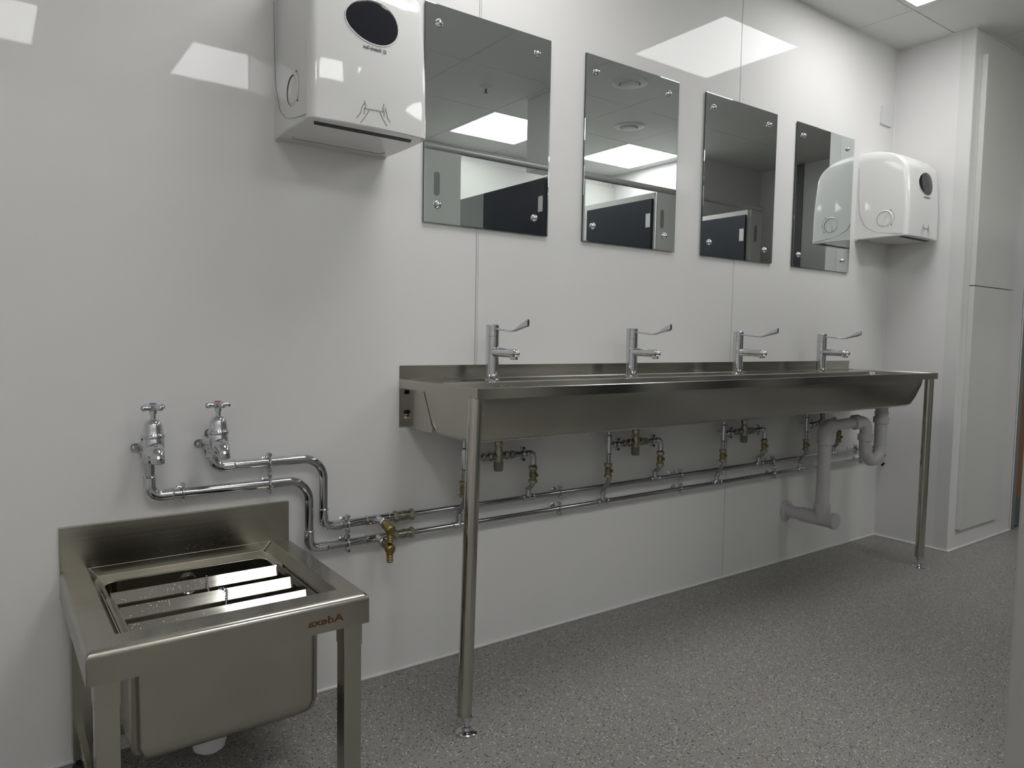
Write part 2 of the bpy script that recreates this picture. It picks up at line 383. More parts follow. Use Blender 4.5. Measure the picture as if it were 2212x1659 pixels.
# ------------------------------------------------------------------ mirrors
def make_mirror(x, label):
    t = thing('wall_mirror', label, 'mirror', (x, 0, 1.299), 'frameless mirrors in a row above the trough')
    W_, H_ = .452, .610
    bm = B(); box(bm, 0, W_, -.0085, -.0035, 0, H_); obj('glass_edge', bm, M['glassedge'], t)
    bm = B(); v = [bm.verts.new(p) for p in ((.0015, -.0087, .0015), (W_-.0015, -.0087, .0015), (W_-.0015, -.0087, H_-.0015), (.0015, -.0087, H_-.0015))]; bm.faces.new(v)
    # thin polished bevel around the face
    o4 = [bm.verts.new(p) for p in ((0, -.0085, 0), (W_, -.0085, 0), (W_, -.0085, H_), (0, -.0085, H_))]
    for k in range(4): bm.faces.new((o4[k], o4[(k+1) % 4], v[(k+1) % 4], v[k]))
    obj('mirror_face', bm, M['mirror'], t, sharp=2)
    for sx in (.044, W_-.056):
        for sz in (.052, H_-.052):
            bm = B(); lathe(bm, [(0, .0115), (.0025, .0115), (.006, .0095), (.010, .006), (.012, 0)], (sx, -.0087, sz), (0, -1, 0), 20); obj('screw_cap', bm, M['chrome'], t)
            bm = None
    bm = B(); box(bm, .05, W_-.05, -.0036, 0, .05, H_-.05); obj('backing_pad', bm, M['black'], t)
    return t
for x, l in ((.521, 'largest looking frameless mirror, beside the nearer towel dispenser, leftmost of four'),
             (1.121, 'frameless mirror showing two round ceiling vents and a lit panel, second from left'),
             (1.724, 'frameless dark mirror showing the end of the rail, third from left'),
             (2.321, 'smallest looking frameless mirror, reflecting the white towel dispenser, rightmost')):
    make_mirror(x, l)

# ------------------------------------------------------------------ towel dispensers
def make_dispenser(x, z, label):
    t = thing('towel_dispenser', label, 'towel dispenser', (x, 0, z), 'white towel dispensers on the wall')
    HW, HT = .152, .405
    def depth(h):     # front face depth at height h
        hr = .285; d0 = .240+.006*math.sin(PI*min(h/.3, 1))
        if h <= hr: return d0-.012*(h/hr)
        q = min((h-hr)/(HT-hr), 1); return .004 + .224*math.sqrt(max(0, 1-q**2.3))
    def half(h):
        hr = .35
        base = HW-.006*(h/HT)
        if h <= hr: return base
        q = (h-hr)/(HT-hr); return base - .030*(1-math.sqrt(max(0, 1-q*q)))
    rings = []
    hs = [0, .003, .02, .08, .14, .2, .25, .285]+[.285+(HT-.285)*math.sin(PI/2*k/14) for k in range(1, 15)]
    for h in hs:
        d = depth(h) - (.003 if h == 0 else 0); wd = half(h) - (.003 if h == 0 else 0); ring = []
        rc = min(.022, d*.3)
        # plan outline: back corners square at the wall, front corners rounded, front face bowed
        pts = [(wd, 0)]
        pts += [(wd+.003*math.sin(PI*q/4), -(d-rc)*q/4) for q in range(1, 5)]
        for k in range(1, 8):
            a = PI/2*k/8; pts.append((wd-rc+rc*math.cos(a), -(d-rc)-rc*math.sin(a)))
        for k in range(0, 13):
            q = k/12; xx = (wd-rc)*(1-2*q); pts.append((xx, -d-.009*(1-(xx/(wd-rc))**2)))
        for k in range(1, 8):
            a = PI/2+PI/2*k/8; pts.append((-(wd-rc)+rc*math.cos(a), -(d-rc)-rc*math.sin(a)))
        pts += [(-wd-.003*math.sin(PI*q/4), -(d-rc)*q/4) for q in range(4, 0, -1)]
        pts += [(-wd, 0)]
        rings.append([(p[0], p[1], h) for p in pts])
    bm = B(); loft(bm, rings); body = obj('casing', bm, M['plastic'], t, sharp=40)
    yf = lambda xx, h: -depth(h)-.009*(1-min(1, abs(xx)/(half(h)-.022))**2)
    # exit slot in the base and the base panel line
    bm = B(); prism(bm, [(-.122, -.190), (.128, -.190), (.118, -.216), (-.132, -.216)], 2, -.0006, .004); obj('paper_slot', bm, M['black'], t)
    bm = B(); tube(bm, [(-.10, -.035, -.0004), (-.118, -.035, -.0004), (-.125, -.055, -.0004)], .0007, 6); tube(bm, [(-.118, -.035, -.0004), (.118, -.035, -.0004), (.125, -.055, -.0004)], .0007, 6); obj('base_seam', bm, M['slotgrey'], t)
    # rough torn edge strip at the back of the base
    bm = B(); prism(bm, [(-.15, 0), (.15, 0), (.15, -.012), (.09, -.014), (.02, -.010), (-.02, -.015), (-.08, -.011), (-.15, -.013)], 2, -.004, .001); obj('back_plate', bm, M['plastic_m'], t)
    # oval smoked window set into the front
    def oval(a, b_, cx, cz, k, n, off=0):
        an = 2*PI*k/n; xx = cx+a*math.cos(an); zz = cz+b_*math.sin(an)*(1+.10*math.cos(an)); return (xx, yf(xx, zz)-off, zz)
    bm = B(); n = 40; rr = []
    for s, off in ((1.0, .0002), (.97, .0008), (.7, .0010), (.35, .0011)):
        rr.append([bm.verts.new(oval(.066*s, .050*s, 0, .243, k, n, off)) for k in range(n)])
    for a, c in zip(rr, rr[1:]):
        for k in range(n): bm.faces.new((a[k], a[(k+1) % n], c[(k+1) % n], c[k]))
    bm.faces.new(rr[-1]); obj('window', bm, M['window'], t)
    bm = B(); tube(bm, [oval(.0675, .0515, 0, .243, k, n, .0002) for k in range(n+1)], .0016, 8, False); obj('window_rim', bm, M['plastic'], t)
    # printed name, reversed as in the picture, with its round emblem
    bm = text_bm('Kimberly-Clark', .0115, .0004, True)
    KW = .046/(max(v.co.x for v in bm.verts)-min(v.co.x for v in bm.verts))
    for v in bm.verts:
        xx = -v.co.x*KW - .003; zz = v.co.y*.95 + .1775; v.co = Vector((xx, yf(xx, zz)-.0003-v.co.z, zz))
    for k in range(3):
        c0 = 2*PI*k/3
        pts = [(.0285+.0040*math.cos(c0+a*.16), 0, .1810+.0040*math.sin(c0+a*.16)) for a in range(0, 12)] + [(.0285+.001*math.cos(c0+1.2), 0, .1810+.001*math.sin(c0+1.2))]
        tube(bm, [(p[0], yf(p[0], p[2])-.0004, p[2]) for p in pts], .0005, 5)
    obj('lettering', bm, M['ink'], t)
    # line drawing of two hands tearing a sheet
    def U(px, py):   # drawing in its own 2212x1281 sketch frame -> front face
        ax = (px-480)/(1280-480); base = 250+115*(px-670)/(1115-670)
        xx = -.043 + ax*.086; zz = .060 - (py-base)*.000118; return (xx, yf(xx, zz)-.0003, zz)
    bm = B()
    for L in ([(480, 578), (570, 500), (600, 400), (625, 350), (670, 310)], [(570, 680), (670, 590), (740, 500), (770, 455)], [(655, 525), (660, 420), (705, 365), (700, 335), (675, 345), (670, 262)],
              [(1280, 735), (1215, 640), (1185, 530), (1150, 440)], [(1205, 805), (1100, 660), (1050, 560), (1020, 515)], [(1130, 625), (1125, 505), (1090, 440), (1120, 415), (1115, 365)],
              [(670+i*22, 415+i*5.2+(14 if i % 2 else -14)) for i in range(21)]):
        tube(bm, [U(*p) for p in L], .0006, 5)
    obj('hands_drawing', bm, M['ink'], t)
    # side cover seam and the round latch knob on the left side
    sx = lambda y: -half(.1)-.0035
    bm = B(); pts = [(sx(0), -.008, .33), (sx(0), -.012, .20), (sx(0), -.02, .12), (sx(0), -.05, .055), (sx(0), -.10, .026), (sx(0), -.17, .014), (sx(0), -.225, .009)]
    tube(bm, fillet(pts, .05, 5), .0008, 6); obj('cover_seam', bm, M['slotgrey'], t)
    kc = Vector((-half(.07)-.0005, -.138, .083)); KR = .034
    bm = B(); lathe(bm, [(0, KR+.0065), (.0035, KR+.0012), (.0042, KR+.0006), (.0042, KR)], kc, (-1, 0, 0), 48)
    for f in [f for f in bm.faces if len(f.verts) > 4]: bm.faces.remove(f)
    obj('knob_ring', bm, M['plastic'], t)
    bm = B(); lathe(bm, [(.0041, KR), (.0004, KR-.0004)], kc, (-1, 0, 0), 48)
    for f in [f for f in bm.faces if len(f.verts) > 4]: bm.faces.remove(f)
    gapo = obj('knob_gap', bm, M['black'], t)
    kc2 = kc.copy()
    bm = B(); lathe(bm, [(.0004, KR-.0010), (.0022, KR-.0022), (.0024, KR-.005), (.0012, KR-.011), (.0008, 0)], kc2, (-1, 0, 0), 48)
    kn = obj('latch_knob', bm, M['plastic'], t)
    bm = B(); S = [(.029*math.cos(a)*s, .029*math.sin(a)*s) for a, s in ((1.9, 1), (2.0, .6), (1.6, .2), (-1.2, .2), (-1.25, .6), (-1.3, 1))]
    P_ = [Vector((kc2.x-.0012, kc2.y+p[0], kc2.z+p[1])) for p in S]; tube(bm, fillet(P_, .006, 4), .0042, 8); obj('grip', bm, M['plastic'], kn)
    bm = B(); pts = [(kc.x-.0032, kc.y-.045*math.cos(a), kc.z+.045*math.sin(a)) for a in [(-.75+.1*i) for i in range(18)]]
    tube(bm, pts, .0004, 5)
    for p in (pts[0], pts[-1]): cyl(bm, (p[0]+.001, p[1], p[2]), (p[0]-.0006, p[1], p[2]), .0022, None, 12)
    obj('turn_mark', bm, M['ink'], t)
    return t
d1 = make_dispenser(.252, 1.459, 'large white towel dispenser with dark oval window, beside the leftmost mirror')
dup(d1, (2.978, 0, 1.456), 'white towel dispenser in the far corner, right of the last mirror')

# blank plate
t = thing('blanking_plate', 'white square blank electrical plate high in the far corner', 'wall plate', (3.054, 0, 2.065))
bm = B(); prism(bm, rrect(-.05, .05, -.042, .042, .006), 1, -.009, 0, .002); obj('plate', bm, M['plastic_m'], t)

# ------------------------------------------------------------------ wash trough
TL, TR, TF, TZ = .452, 2.830, -.403, .851
tr = thing('wash_trough', 'long stainless steel wash trough on two round legs under the mirrors', 'sink')
ox0, ox1, oy0, oy1 = .497, 2.752, -.378, -.150
def ringz(x0, x1, y0, y1, r, z, n=6): return [(p[0], p[1], z) for p in rrect(x0, x1, y0, y1, r, n)]
def outer_to(ringpts, x0, x1, y0, y1, r0, n=6): return rrect(x0, x1, y0, y1, r0, n)
bm = B()
# deck ring: outer square edge, inner rounded opening, with skirt
rings = [ringz(TL, TR, TF, -.001, .0015, TZ-.026), ringz(TL, TR, TF, -.001, .0015, TZ-.001), ringz(TL+.001, TR-.001, TF+.001, -.002, .0015, TZ),
         ringz(TL+.012, TR-.012, TF+.010, -.012, .004, TZ), ringz(TL+.015, TR-.015, TF+.013, -.015, .004, TZ-.003),
         ringz(ox0-.006, ox1+.006, oy0-.006, oy1+.006, .034, TZ-.003), ringz(ox0, ox1, oy0, oy1, .03, TZ-.006)]
loft(bm, rings, False, False)
rings2 = [ringz(TL, TR, TF, -.001, .0015, TZ-.026), ringz(TL+.0015, TR-.0015, TF+.0015, -.0025, .001, TZ-.026), ringz(TL+.0015, TR-.0015, TF+.0015, -.0025, .001, TZ-.006)]
loft(bm, rings2, False, False)
obj('deck', bm, M['steel_t'], tr)
# basin shell: inner skin and outer skin
bm = B()
inn = [ringz(ox0, ox1, oy0, oy1, .03, TZ-.006), ringz(ox0+.004, ox1-.004, oy0+.010, oy1-.010, .032, .80), ringz(ox0+.010, ox1-.010, oy0+.030, oy1-.026, .034, .735),
       ringz(ox0+.018, ox1-.018, oy0+.040, oy1-.036, .034, .718), ringz(ox0+.034, ox1-.034, oy0+.058, oy1-.052, .030, .712), ringz(ox0+.06, ox1-.06, oy0+.08, oy1-.07, .02, .711)]
loft(bm, inn, False, True)
E_ = .003
out = [ringz(.4765, ox1+.012, TF+.024, -.080, .012, TZ-.008), ringz(.477, ox1+.011, TF+.030, -.088, .015, .80), ringz(.478, ox1+.006, TF+.048, -.112, .024, .745),
       ringz(.481, ox1+.000, TF+.060, -.128, .030, .717), ringz(.490, ox1-.010, TF+.076, -.142, .030, .706), ringz(.505, ox1-.028, TF+.095, -.16, .028, .702), ringz(.55, ox1-.06, TF+.12, -.20, .02, .701)]
loft(bm, out, False, True)
obj('basin', bm, M['steel_t'], tr)
bm = B(); box(bm, TL, TR, -.0018, 0, TZ-.026, .889, .0006, 1); box(bm, TL, TR, -.006, -.0018, .8875, .889); obj('splashback', bm, M['steel_t'], tr)
for xa, sg in ((TL, 1), (TR, -1)):
    bm = B(); 
    # wall plate with keyholes (thin sheet, folded out towards the basin side)
    x0, x1 = (TL, .486) if sg > 0 else (2.766, TR); box(bm, x0, x1, -.0025, 0, .713, TZ-.028)
    xs = .4762 if sg > 0 else 2.766; prism(bm, [(-.001, .713), (-.001, TZ-.026), (-.098, TZ-.026), (-.150, .722), (-.142, .711)], 0, xs-.0006, xs+.0006)
    br = obj('side_bracket', bm, M['steel_t'], tr)
    for z in (.742, .812):
        bm = B(); xk = xa+sg*.020; cyl(bm, (xk, -.003, z), (xk, -.0022, z), .0055, None, 16); box(bm, xk-.0025, xk+.0025, -.003, -.0022, z, z+.012); obj('keyhole', bm, M['wall'] if z < .8 else M['black'], br)
    bm = B(); lathe(bm, [(0, .006), (.002, .006), (.005, .003), (.005, 0)], (xa+sg*.020, -.003, .756), (0, -1, 0), 12); obj('bolt', bm, M['black'], br)
for (xt, yt), (xb, yb) in (((.461, -.381), (.434, -.394)), ((2.806, -.379), (2.792, -.384))):
    bm = B(); a = Vector((xt, yt, TZ-.024)); c = Vector((xb, yb, .045)); cyl(bm, c, a, .0182, None, 32); lg = obj('leg', bm, M['steel_leg'], tr)
    bm = B(); xb += .008 if xb < 1 else 0; lathe(bm, [(0, .0275), (.003, .0275), (.006, .024), (.009, .013), (.016, .011), (.017, .008), (.030, .007), (.031, .012), (.038, .0125), (.040, .0165), (.046, .0165), (.046, 0)], (xb-.002, yb-.002, .0), (0, 0, 1), 32); obj('foot', bm, M['chrome'], lg)

# ------------------------------------------------------------------ lever basin taps
def make_tap(x, label):
    t = thing('basin_tap', label, 'tap', (x, -.092, TZ-.003), 'chrome lever taps along the trough')
    bm = B(); lathe(bm, [(0, .0235), (.002, .0235), (.004, .0195), (.127, .0195), (.1275, .0188), (.1285, .0188)], (0, 0, 0), (0, 0, 1), 32); obj('body', bm, M['chrome'], t)
    bm = B(); lathe(bm, [(.1285, .0188), (.129, .0195), (.161, .0195), (.1625, .018), (.1625, 0)], (0, 0, 0), (0, 0, 1), 32); cp = obj('cartridge_cap', bm, M['chrome'], t)
    bm = B()
    prof = [(-.010, .1500, .0050, .0035), (-.030, .1490, .0055, .0030), (-.085, .1440, .0065, .0028), (-.103, .1440, .0070, .0030), (-.118, .1480, .0058, .0040), (-.135, .1550, .0050, .0068), (-.155, .1620, .0045, .0095), (-.170, .1665, .0045, .0108), (-.172, .1668, .0035, .0098)]
    rings = []
    for y, z, wx, hz in prof:
        rings.append([(wx*math.copysign(abs(math.cos(a))**.7, math.cos(a)), y, z+hz*math.copysign(abs(math.sin(a))**.7, math.sin(a))) for a in [2*PI*k/16 for k in range(16)]])
    loft(bm, rings); obj('lever', bm, M['chrome'], t, sharp=50)
    bm = B(); tube(bm, [(0, -.004, .082), (0, -.03, .083), (0, -.108, .081), (0, -.118, .0805), (0, -.124, .079), (0, -.127, .077)], [.0135, .0135, .0130, .0120, .0085, .003], 24); obj('spout', bm, M['chrome'], t, sharp=50)
    bm = B(); lathe(bm, [(0, .011), (-.010, .011), (-.0125, .0105), (-.0125, .008), (-.011, .006), (-.011, 0)], (0, -.108, .076), (0, 0, 1), 24); obj('outlet', bm, M['chrome'], t)
    return t
tp = make_tap(.708, 'chrome lever tap nearest the left end of the trough, beneath the leftmost mirror')
for x, l in ((1.283, 'chrome lever tap below the second mirror, second along the trough'), (1.860, 'chrome lever tap beside the right wall seam, third along the trough'), (2.440, 'smallest looking chrome lever tap, at the drain end of the trough')):
    dup(tp, (x, -.092, TZ-.003), l)

# ------------------------------------------------------------------ supply pipes
R22, R15, YP = .0110, .0078, -.036
def ring_at(bm, p, ax, r, w=.0035): lathe(bm, [(-w/2-.001, r), (-w/2, r+.0025), (0, r+.0038), (w/2, r+.0025), (w/2+.001, r)], p, ax, 20)
def clip(bm, x, z, r):
    # hinged pipe clip on a wall stud
    cyl(bm, (x, 0, z), (x, YP+r, z), .004, None, 10); lathe(bm, [(0, .012), (.002, .012), (.006, .006)], (x, 0, z), (0, -1, 0), 16)
    tube(bm, [(x, YP+(r+.002)*math.cos(a), z+(r+.002)*math.sin(a)) for a in [2*PI*k/20 for k in range(21)]], .0027, 8, False)
    for s in (1, -1):
        box(bm, x-.004, x+.004, YP-.007, YP+.007, z+s*(r+.001), z+s*(r+.014), .002, 1)
        cyl(bm, (x, YP-.010, z+s*(r+.009)), (x, YP+.009, z+s*(r+.009)), .0042, None, 12)
def isolator(t, m_, p, ax, r, L=.052):
    bmb = B()
    p = Vector(p); ax = Vector(ax).normalized()
    lathe(bmb, [(-L/2+.01, r+.003), (-.008, r+.0025), (-.006, r+.004), (.006, r+.004), (.008, r+.0025), (L/2-.01, r+.003)], p, ax, 16)
    cyl(bmb, p+Vector((0, 0, 0)), p+Vector((0.004, -(r+.009), 0)), .0055, None, 14)
    iv = obj('isolating_valve', bmb, m_, t)
    for s in (-1, 1):
        bm = B(); hexnut(bm, p+ax*s*(L/2-.007), ax, r+.0062, .013); obj('nut', bm, M['nickel'], iv)
def tee(bm, p, ax, br, r, L=.030):
    p = Vector(p); ax = Vector(ax).normalized(); br = Vector(br).normalized()
    cyl(bm, p-ax*L/2, p+ax*L/2, r+.0022, None, 20); cyl(bm, p, p+br*(L*.55+r), r+.0022, None, 20)
    for s in (-1, 1): ring_at(bm, p+ax*s*L/2, ax, r)
    ring_at(bm, p+br*(L*.55+r), br, r)
def elbow(bm, a, c, b_, r, R=.022, L=.016):
    pts = fillet([a, c, b_], R, 8); tube(bm, pts, r+.0022, 18)
    a, c, b_ = Vector(a), Vector(c), Vector(b_)
    ring_at(bm, a, c-a, r); ring_at(bm, b_, b_-c, r)
TEEZ = {'cold': .413, 'hot': .466}
RIS = [(.635, .759, .893), (1.218, 1.347, 1.476), (1.832, 1.963, 2.100), (2.404, 2.528, 2.668)]
def supply(name, label, xt, zt, zl, xb, zl2, tees, clips1, clips2):
    t = thing(name, label, 'pipe', (0, 0, 0), None)
    path = fillet([(xt, YP, zt), (xt, YP, zl), (xb, YP, zl), (xb, YP, zl2), (.455, YP, zl2)], [.026, .055, .026], 10)
    bm = B(); tube(bm, path, R22, 24); tube(bm, [(.455, YP, zl2), (XR, YP, zl2)], R15, 20); obj('pipe', bm, M['chrome_pipe'], t)
    bm = B(); elbow(bm, (xt, YP, zl+(.045 if name == 'cold_water_pipe' else .028)), (xt, YP, zl), (xt+.048, YP, zl), R22, .024); obj('elbow_fitting', bm, M['chrome'], t)
    bm = B(); elbow(bm, (xb, YP, zl2+.048), (xb, YP, zl2), (xb+.048, YP, zl2), R22, .024); obj('elbow_fitting', bm, M['chrome'], t)
    bm = B(); p = Vector((.368, YP, zl2)); cyl(bm, p-Vector((.032, 0, 0)), p+Vector((.034, 0, 0)), R22+.002, None, 20)
    for s in (-.032, .034): ring_at(bm, p+Vector((s, 0, 0)), (1, 0, 0), R22)
    cyl(bm, p, p+Vector((.004, -.040, -.004)), R22+.0015, None, 20); ring_at(bm, p+Vector((.004, -.040, -.004)), (0, -1, 0), R22); obj('tee_fitting', bm, M['chrome'], t)
    # brass drain cock
    q = p+Vector((.004, -.040, -.004)); bm = B()
    lathe(bm, [(0, .0105), (.006, .0105), (.022, .0135), (.036, .0145), (.040, .012), (.041, .005)], q, (.05, -1, -.35), 20)
    c = q+Vector((.001, -.028, -.010)); lathe(bm, [(0, .010), (.012, .009), (.014, .0095)]+[(.015+.003*k, .0095 if k % 2 else .0078) for k in range(6)]+[(.034, .0075), (.034, 0)], c+Vector((0, 0, -.003)), (0, -.08, -1), 18)
    dc = obj('drain_cock', bm, M['brass'], t)
    bm = B(); d = Vector((.05, -1, -.35)).normalized(); cc = q+d*.041; lathe(bm, [(0, .0065), (.003, .0065), (.003, .0036), (.009, .0036), (.009, 0)], cc, d, 4); obj('drain_spindle', bm, M['brass'], dc)
    isolator(t, M['nickel'], (.450, YP, zl2), (1, 0, 0), .010, .066)
    for x in tees:
        bm = B(); tee(bm, (x, YP, zl2), (1, 0, 0), (0, 0, 1), R15, .040); obj('tee_fitting', bm, M['chrome'], t)
    for x, z, r in [(x, zl, R22) for x in clips1]+[(.281, zl2, R22)]+[(x, zl2, R15) for x in clips2]:
        bm = B(); clip(bm, x, z, r); obj('pipe_clip', bm, M['chrome'], t)
    return t
supply('cold_water_pipe', 'lower chrome pipe running from the blue topped tap along the wall', -.200, .69, .597, .175, .413, [a for a, b_, c in RIS], (-.130, .072), (1.023, 1.616, 2.210, 2.915))
supply('hot_water_pipe', 'upper chrome pipe running from the red topped tap along the wall', -.062, .69, .651, .214, .466, [c for a, b_, c in RIS], (.072,), (1.027, 1.616, 2.197, 2.86))

# mixing valve sets
def mixer(i, xr_, xm, xe, label):
    t = thing('mixing_valve', label, 'valve', (xr_, 0, .413), 'thermostatic mixing valves under the trough')
    dx = lambda x: x-xr_
    Y = -.060
    bm = B(); tube(bm, fillet([(0, YP, .02), (0, YP, .036), (.002, Y-.006, .082), (0, Y, .118), (0, Y, .415)], [.02, .03, .03], 6), R15, 18)
    obj('riser_pipe', bm, M['chrome_pipe'], t)
    isolator(t, M['dullbrass'], (0, Y, .112), (0, 0, 1), R15)
    bm = B(); cyl(bm, (0, Y, .170), (0, Y, .232), R15+.0022, None, 20); ring_at(bm, (0, Y, .170), (0, 0, 1), R15); ring_at(bm, (0, Y, .232), (0, 0, 1), R15); cyl(bm, (0, Y, .200), (.022, Y, .200), R15+.002, None, 18); ring_at(bm, (.022, Y, .2), (1, 0, 0), R15); obj('tee_fitting', bm, M['chrome'], t)
    m_, e_ = dx(xm), dx(xe)
    bm = B(); cyl(bm, (.01, Y, .2), (m_-.02, Y, .2), R15, None, 18); cyl(bm, (m_+.02, Y, .2), (e_-.02, Y, .2), R15, None, 18); obj('branch_pipe', bm, M['chrome_pipe'], t)
    for x, r, h in ((m_-.030, .0135, .014), (m_-.055, .012, .012), (m_+.030, .0135, .014), (m_+.052, .012, .018)):
        bm = B(); hexnut(bm, (x, Y, .2), (1, 0, 0), r, h); obj('union_nut', bm, M['nickel'], t)
    for z, r, h in ((.238, .0125, .015), (.268, .0115, .013)):
        bm = B(); hexnut(bm, (m_, Y, z), (0, 0, 1), r, h); obj('union_nut', bm, M['nickel'], t)
    bm = B(); lathe(bm, [(.182, .0135), (.188, .0145), (.215, .0145), (.222, .011), (.245, .0075), (.40, .0075)], (m_, Y, 0), (0, 0, 1), 20); cyl(bm, (m_-.032, Y, .2), (m_+.032, Y, .2), .0105, None, 16); obj('valve_body', bm, M['nickel'], t)
    bm = B(); lathe(bm, [(.183, .0135), (.180, .0148), (.158, .0143), (.154, .0125), (.154, 0)], (m_, Y, 0), (0, 0, 1), 24); obj('adjuster_cap', bm, M['greycap'], t)
    bm = B(); elbow(bm, (e_-.026, Y, .2), (e_, Y, .2), (e_, Y, .160), R15, .018); obj('elbow_fitting', bm, M['chrome'], t)
    bm = B(); tube(bm, fillet([(e_, Y, .2), (e_, Y, .10), (e_, YP, .078), (e_, YP, .06)], [.02, .02], 5), R15, 18); obj('drop_pipe', bm, M['chrome_pipe'], t)
    isolator(t, M['dullbrass'], (e_, Y, .130), (0, 0, 1), R15, .056)
    for x in ((e_-.043,) if i == 0 else (.040, e_-.043)):
        bm = B()
        z = .2; cyl(bm, (x, 0, z), (x, Y+R15, z), .004, None, 10)
        tube(bm, [(x, Y+(R15+.002)*math.cos(a), z+(R15+.002)*math.sin(a)) for a in [2*PI*k/16 for k in range(17)]], .0025, 6, False)
        for s in (1, -1): cyl(bm, (x, Y-.008, z+s*(R15+.010)), (x, Y+.006, z+s*(R15+.010)), .0048, None, 12)
        obj('pipe_clip', bm, M['chrome'], t)
for i, ((a, b_, c), l) in enumerate(zip(RIS, ('mixing valve with grey cap just right of the near trough leg', 'mixing valve with grey cap, second from the near leg', 'mixing valve with grey cap, third from the near leg, left of the waste pipe', 'mixing valve mostly hidden behind the grey waste pipe'))):
    mixer(i, a, b_, c, l)

# ------------------------------------------------------------------ bib taps over the utility sink
def bibtap(x, z, disc, label, rot, armrot):
    t = thing('bib_tap', label, 'tap', (x, 0, z), 'chrome cross head bib taps')
    # local z=0 : centre of the wall plate (world z)
    bm = B()
    prism(bm, rrect(-.034, .034, -.010, .010, .0095), 1, -.003, 0); prism(bm, rrect(-.010, .010, -.034, .034, .0095), 1, -.0032, 0)
    wp = obj('wall_plate', bm, M['chrome_pipe'], t)
    bm = B()
    for p in ((-.026, 0), (.026, 0), (0, .026)): lathe(bm, [(.003, .0045), (.005, .004), (.0055, .0015), (.0045, 0)], (p[0], 0, p[1]), (0, -1, 0), 14)
    obj('screw', bm, M['chrome'], wp)
    bm = B(); lathe(bm, [(0, .019), (.006, .019), (.020, .0165), (.034, .0165), (.046, .0135), (.060, .0135)], (0, -.003, 0), (0, -1, 0), 24)
    lathe(bm, [(.010, .0155), (-.014, .015), (-.018, .014), (-.018, 0)], (0, YP, 0), (0, 0, 1), 20); obj('wall_elbow', bm, M['chrome'], t)
    bm = B(); hexnut(bm, (0, YP, -.024), (0, 0, 1), .0175, .015); obj('union_nut', bm, M['chrome'], t)
    # body: horizontal barrel running into a bulging chamber and down-turned spout
    YC = -.090
    bm = B(); cyl(bm, (0, -.050, .006), (0, YC, .006), .0165, .0185, 24)
    tube(bm, [(0, YC, .040), (0, YC, .030), (0, YC-.001, .018), (0, YC-.006, .006), (0, YC-.016, -.002), (0, YC-.030, -.004), (0, YC-.043, -.006), (0, YC-.052, -.008)][:5] + [(0, YC-.028, -.004)], [.0185, .0212, .0222, .0215, .0195, .0165], 28)
    tube(bm, fillet([(0, YC-.010, .006), (0, YC-.042, .004), (0, YC-.050, -.012)], .022, 8), [.0190, .0180, .0172, .0165, .0158, .0152, .0147, .0142, .0138, .0134, .0132], 28)
    lathe(bm, [(-.018, .006), (-.015, .014), (-.008, .019), (0, .0215)], (0, YC, .006), (0, 0, 1), 28)
    obj('body', bm, M['chrome'], t, sharp=55)
    bm = B(); lathe(bm, [(.004, .0130), (-.005, .0140), (-.007, .0132), (-.006, .0105), (.002, .0100), (.002, 0)], (0, YC-.050, -.010), (0, -.12, 1), 24); obj('outlet', bm, M['chrome'], t)
    bm = B(); lathe(bm, [(.030, .018), (.033, .0235), (.037, .0242), (.040, .0232), (.043, .0210), (.052, .0200), (.062, .0185), (.069, .0155), (.0735, .0095), (.0745, .0062)], (0, YC, 0), (0, 0, 1), 32); obj('bonnet', bm, M['chrome'], t)
    bm = B(); lathe(bm, [(.0745, .0058), (.086, .0058), (.086, .0082), (.095, .0082), (.095, .0058), (.096, 0)], (0, YC, 0), (0, 0, 1), 16); obj('spindle', bm, M['chrome'], t)
    bm = B(); zc = .101
    lathe(bm, [(-.008, .0080), (-.005, .0115), (.004, .0125), (.007, .0095), (.008, 0)], (0, YC, zc), (0, 0, 1), 20)
    for k in range(4):
        a = armrot+k*PI/2; d = Vector((math.cos(a), math.sin(a), 0)); c = Vector((0, YC, zc-.001))
        tube(bm, [c+d*.006, c+d*.014, c+d*.022, c+d*.027, c+d*.0295], [.0065, .0056, .0064, .0062, .003], 12)
    ch = obj('cross_handle', bm, M['chrome'], t, sharp=50)
    bm = B(); lathe(bm, [(0, .0075), (.0014, .0075), (.002, .006), (.002, 0)], (0, YC, zc+.0068), (0, 0, 1), 20); obj('colour_disc', bm, disc, ch)
    return t
bibtap(-.2005, .706, M['blue'], 'chrome cold bib tap with blue disc, left of the two over the utility sink', 0, .5)
bibtap(-.0625, .706, M['red'], 'chrome hot bib tap with red disc, right of the two over the utility sink', 0, .15)

# ------------------------------------------------------------------ utility sink
UL, UR, UF, UZ = -.378, .131, -.500, .443
us = thing('utility_sink', 'low square stainless steel utility sink on four square legs at bottom left', 'sink')
bm = B(); box(bm, UL, UR, -.010, 0, .380, .541, .0015); obj('splashback', bm, M['steel'], us)
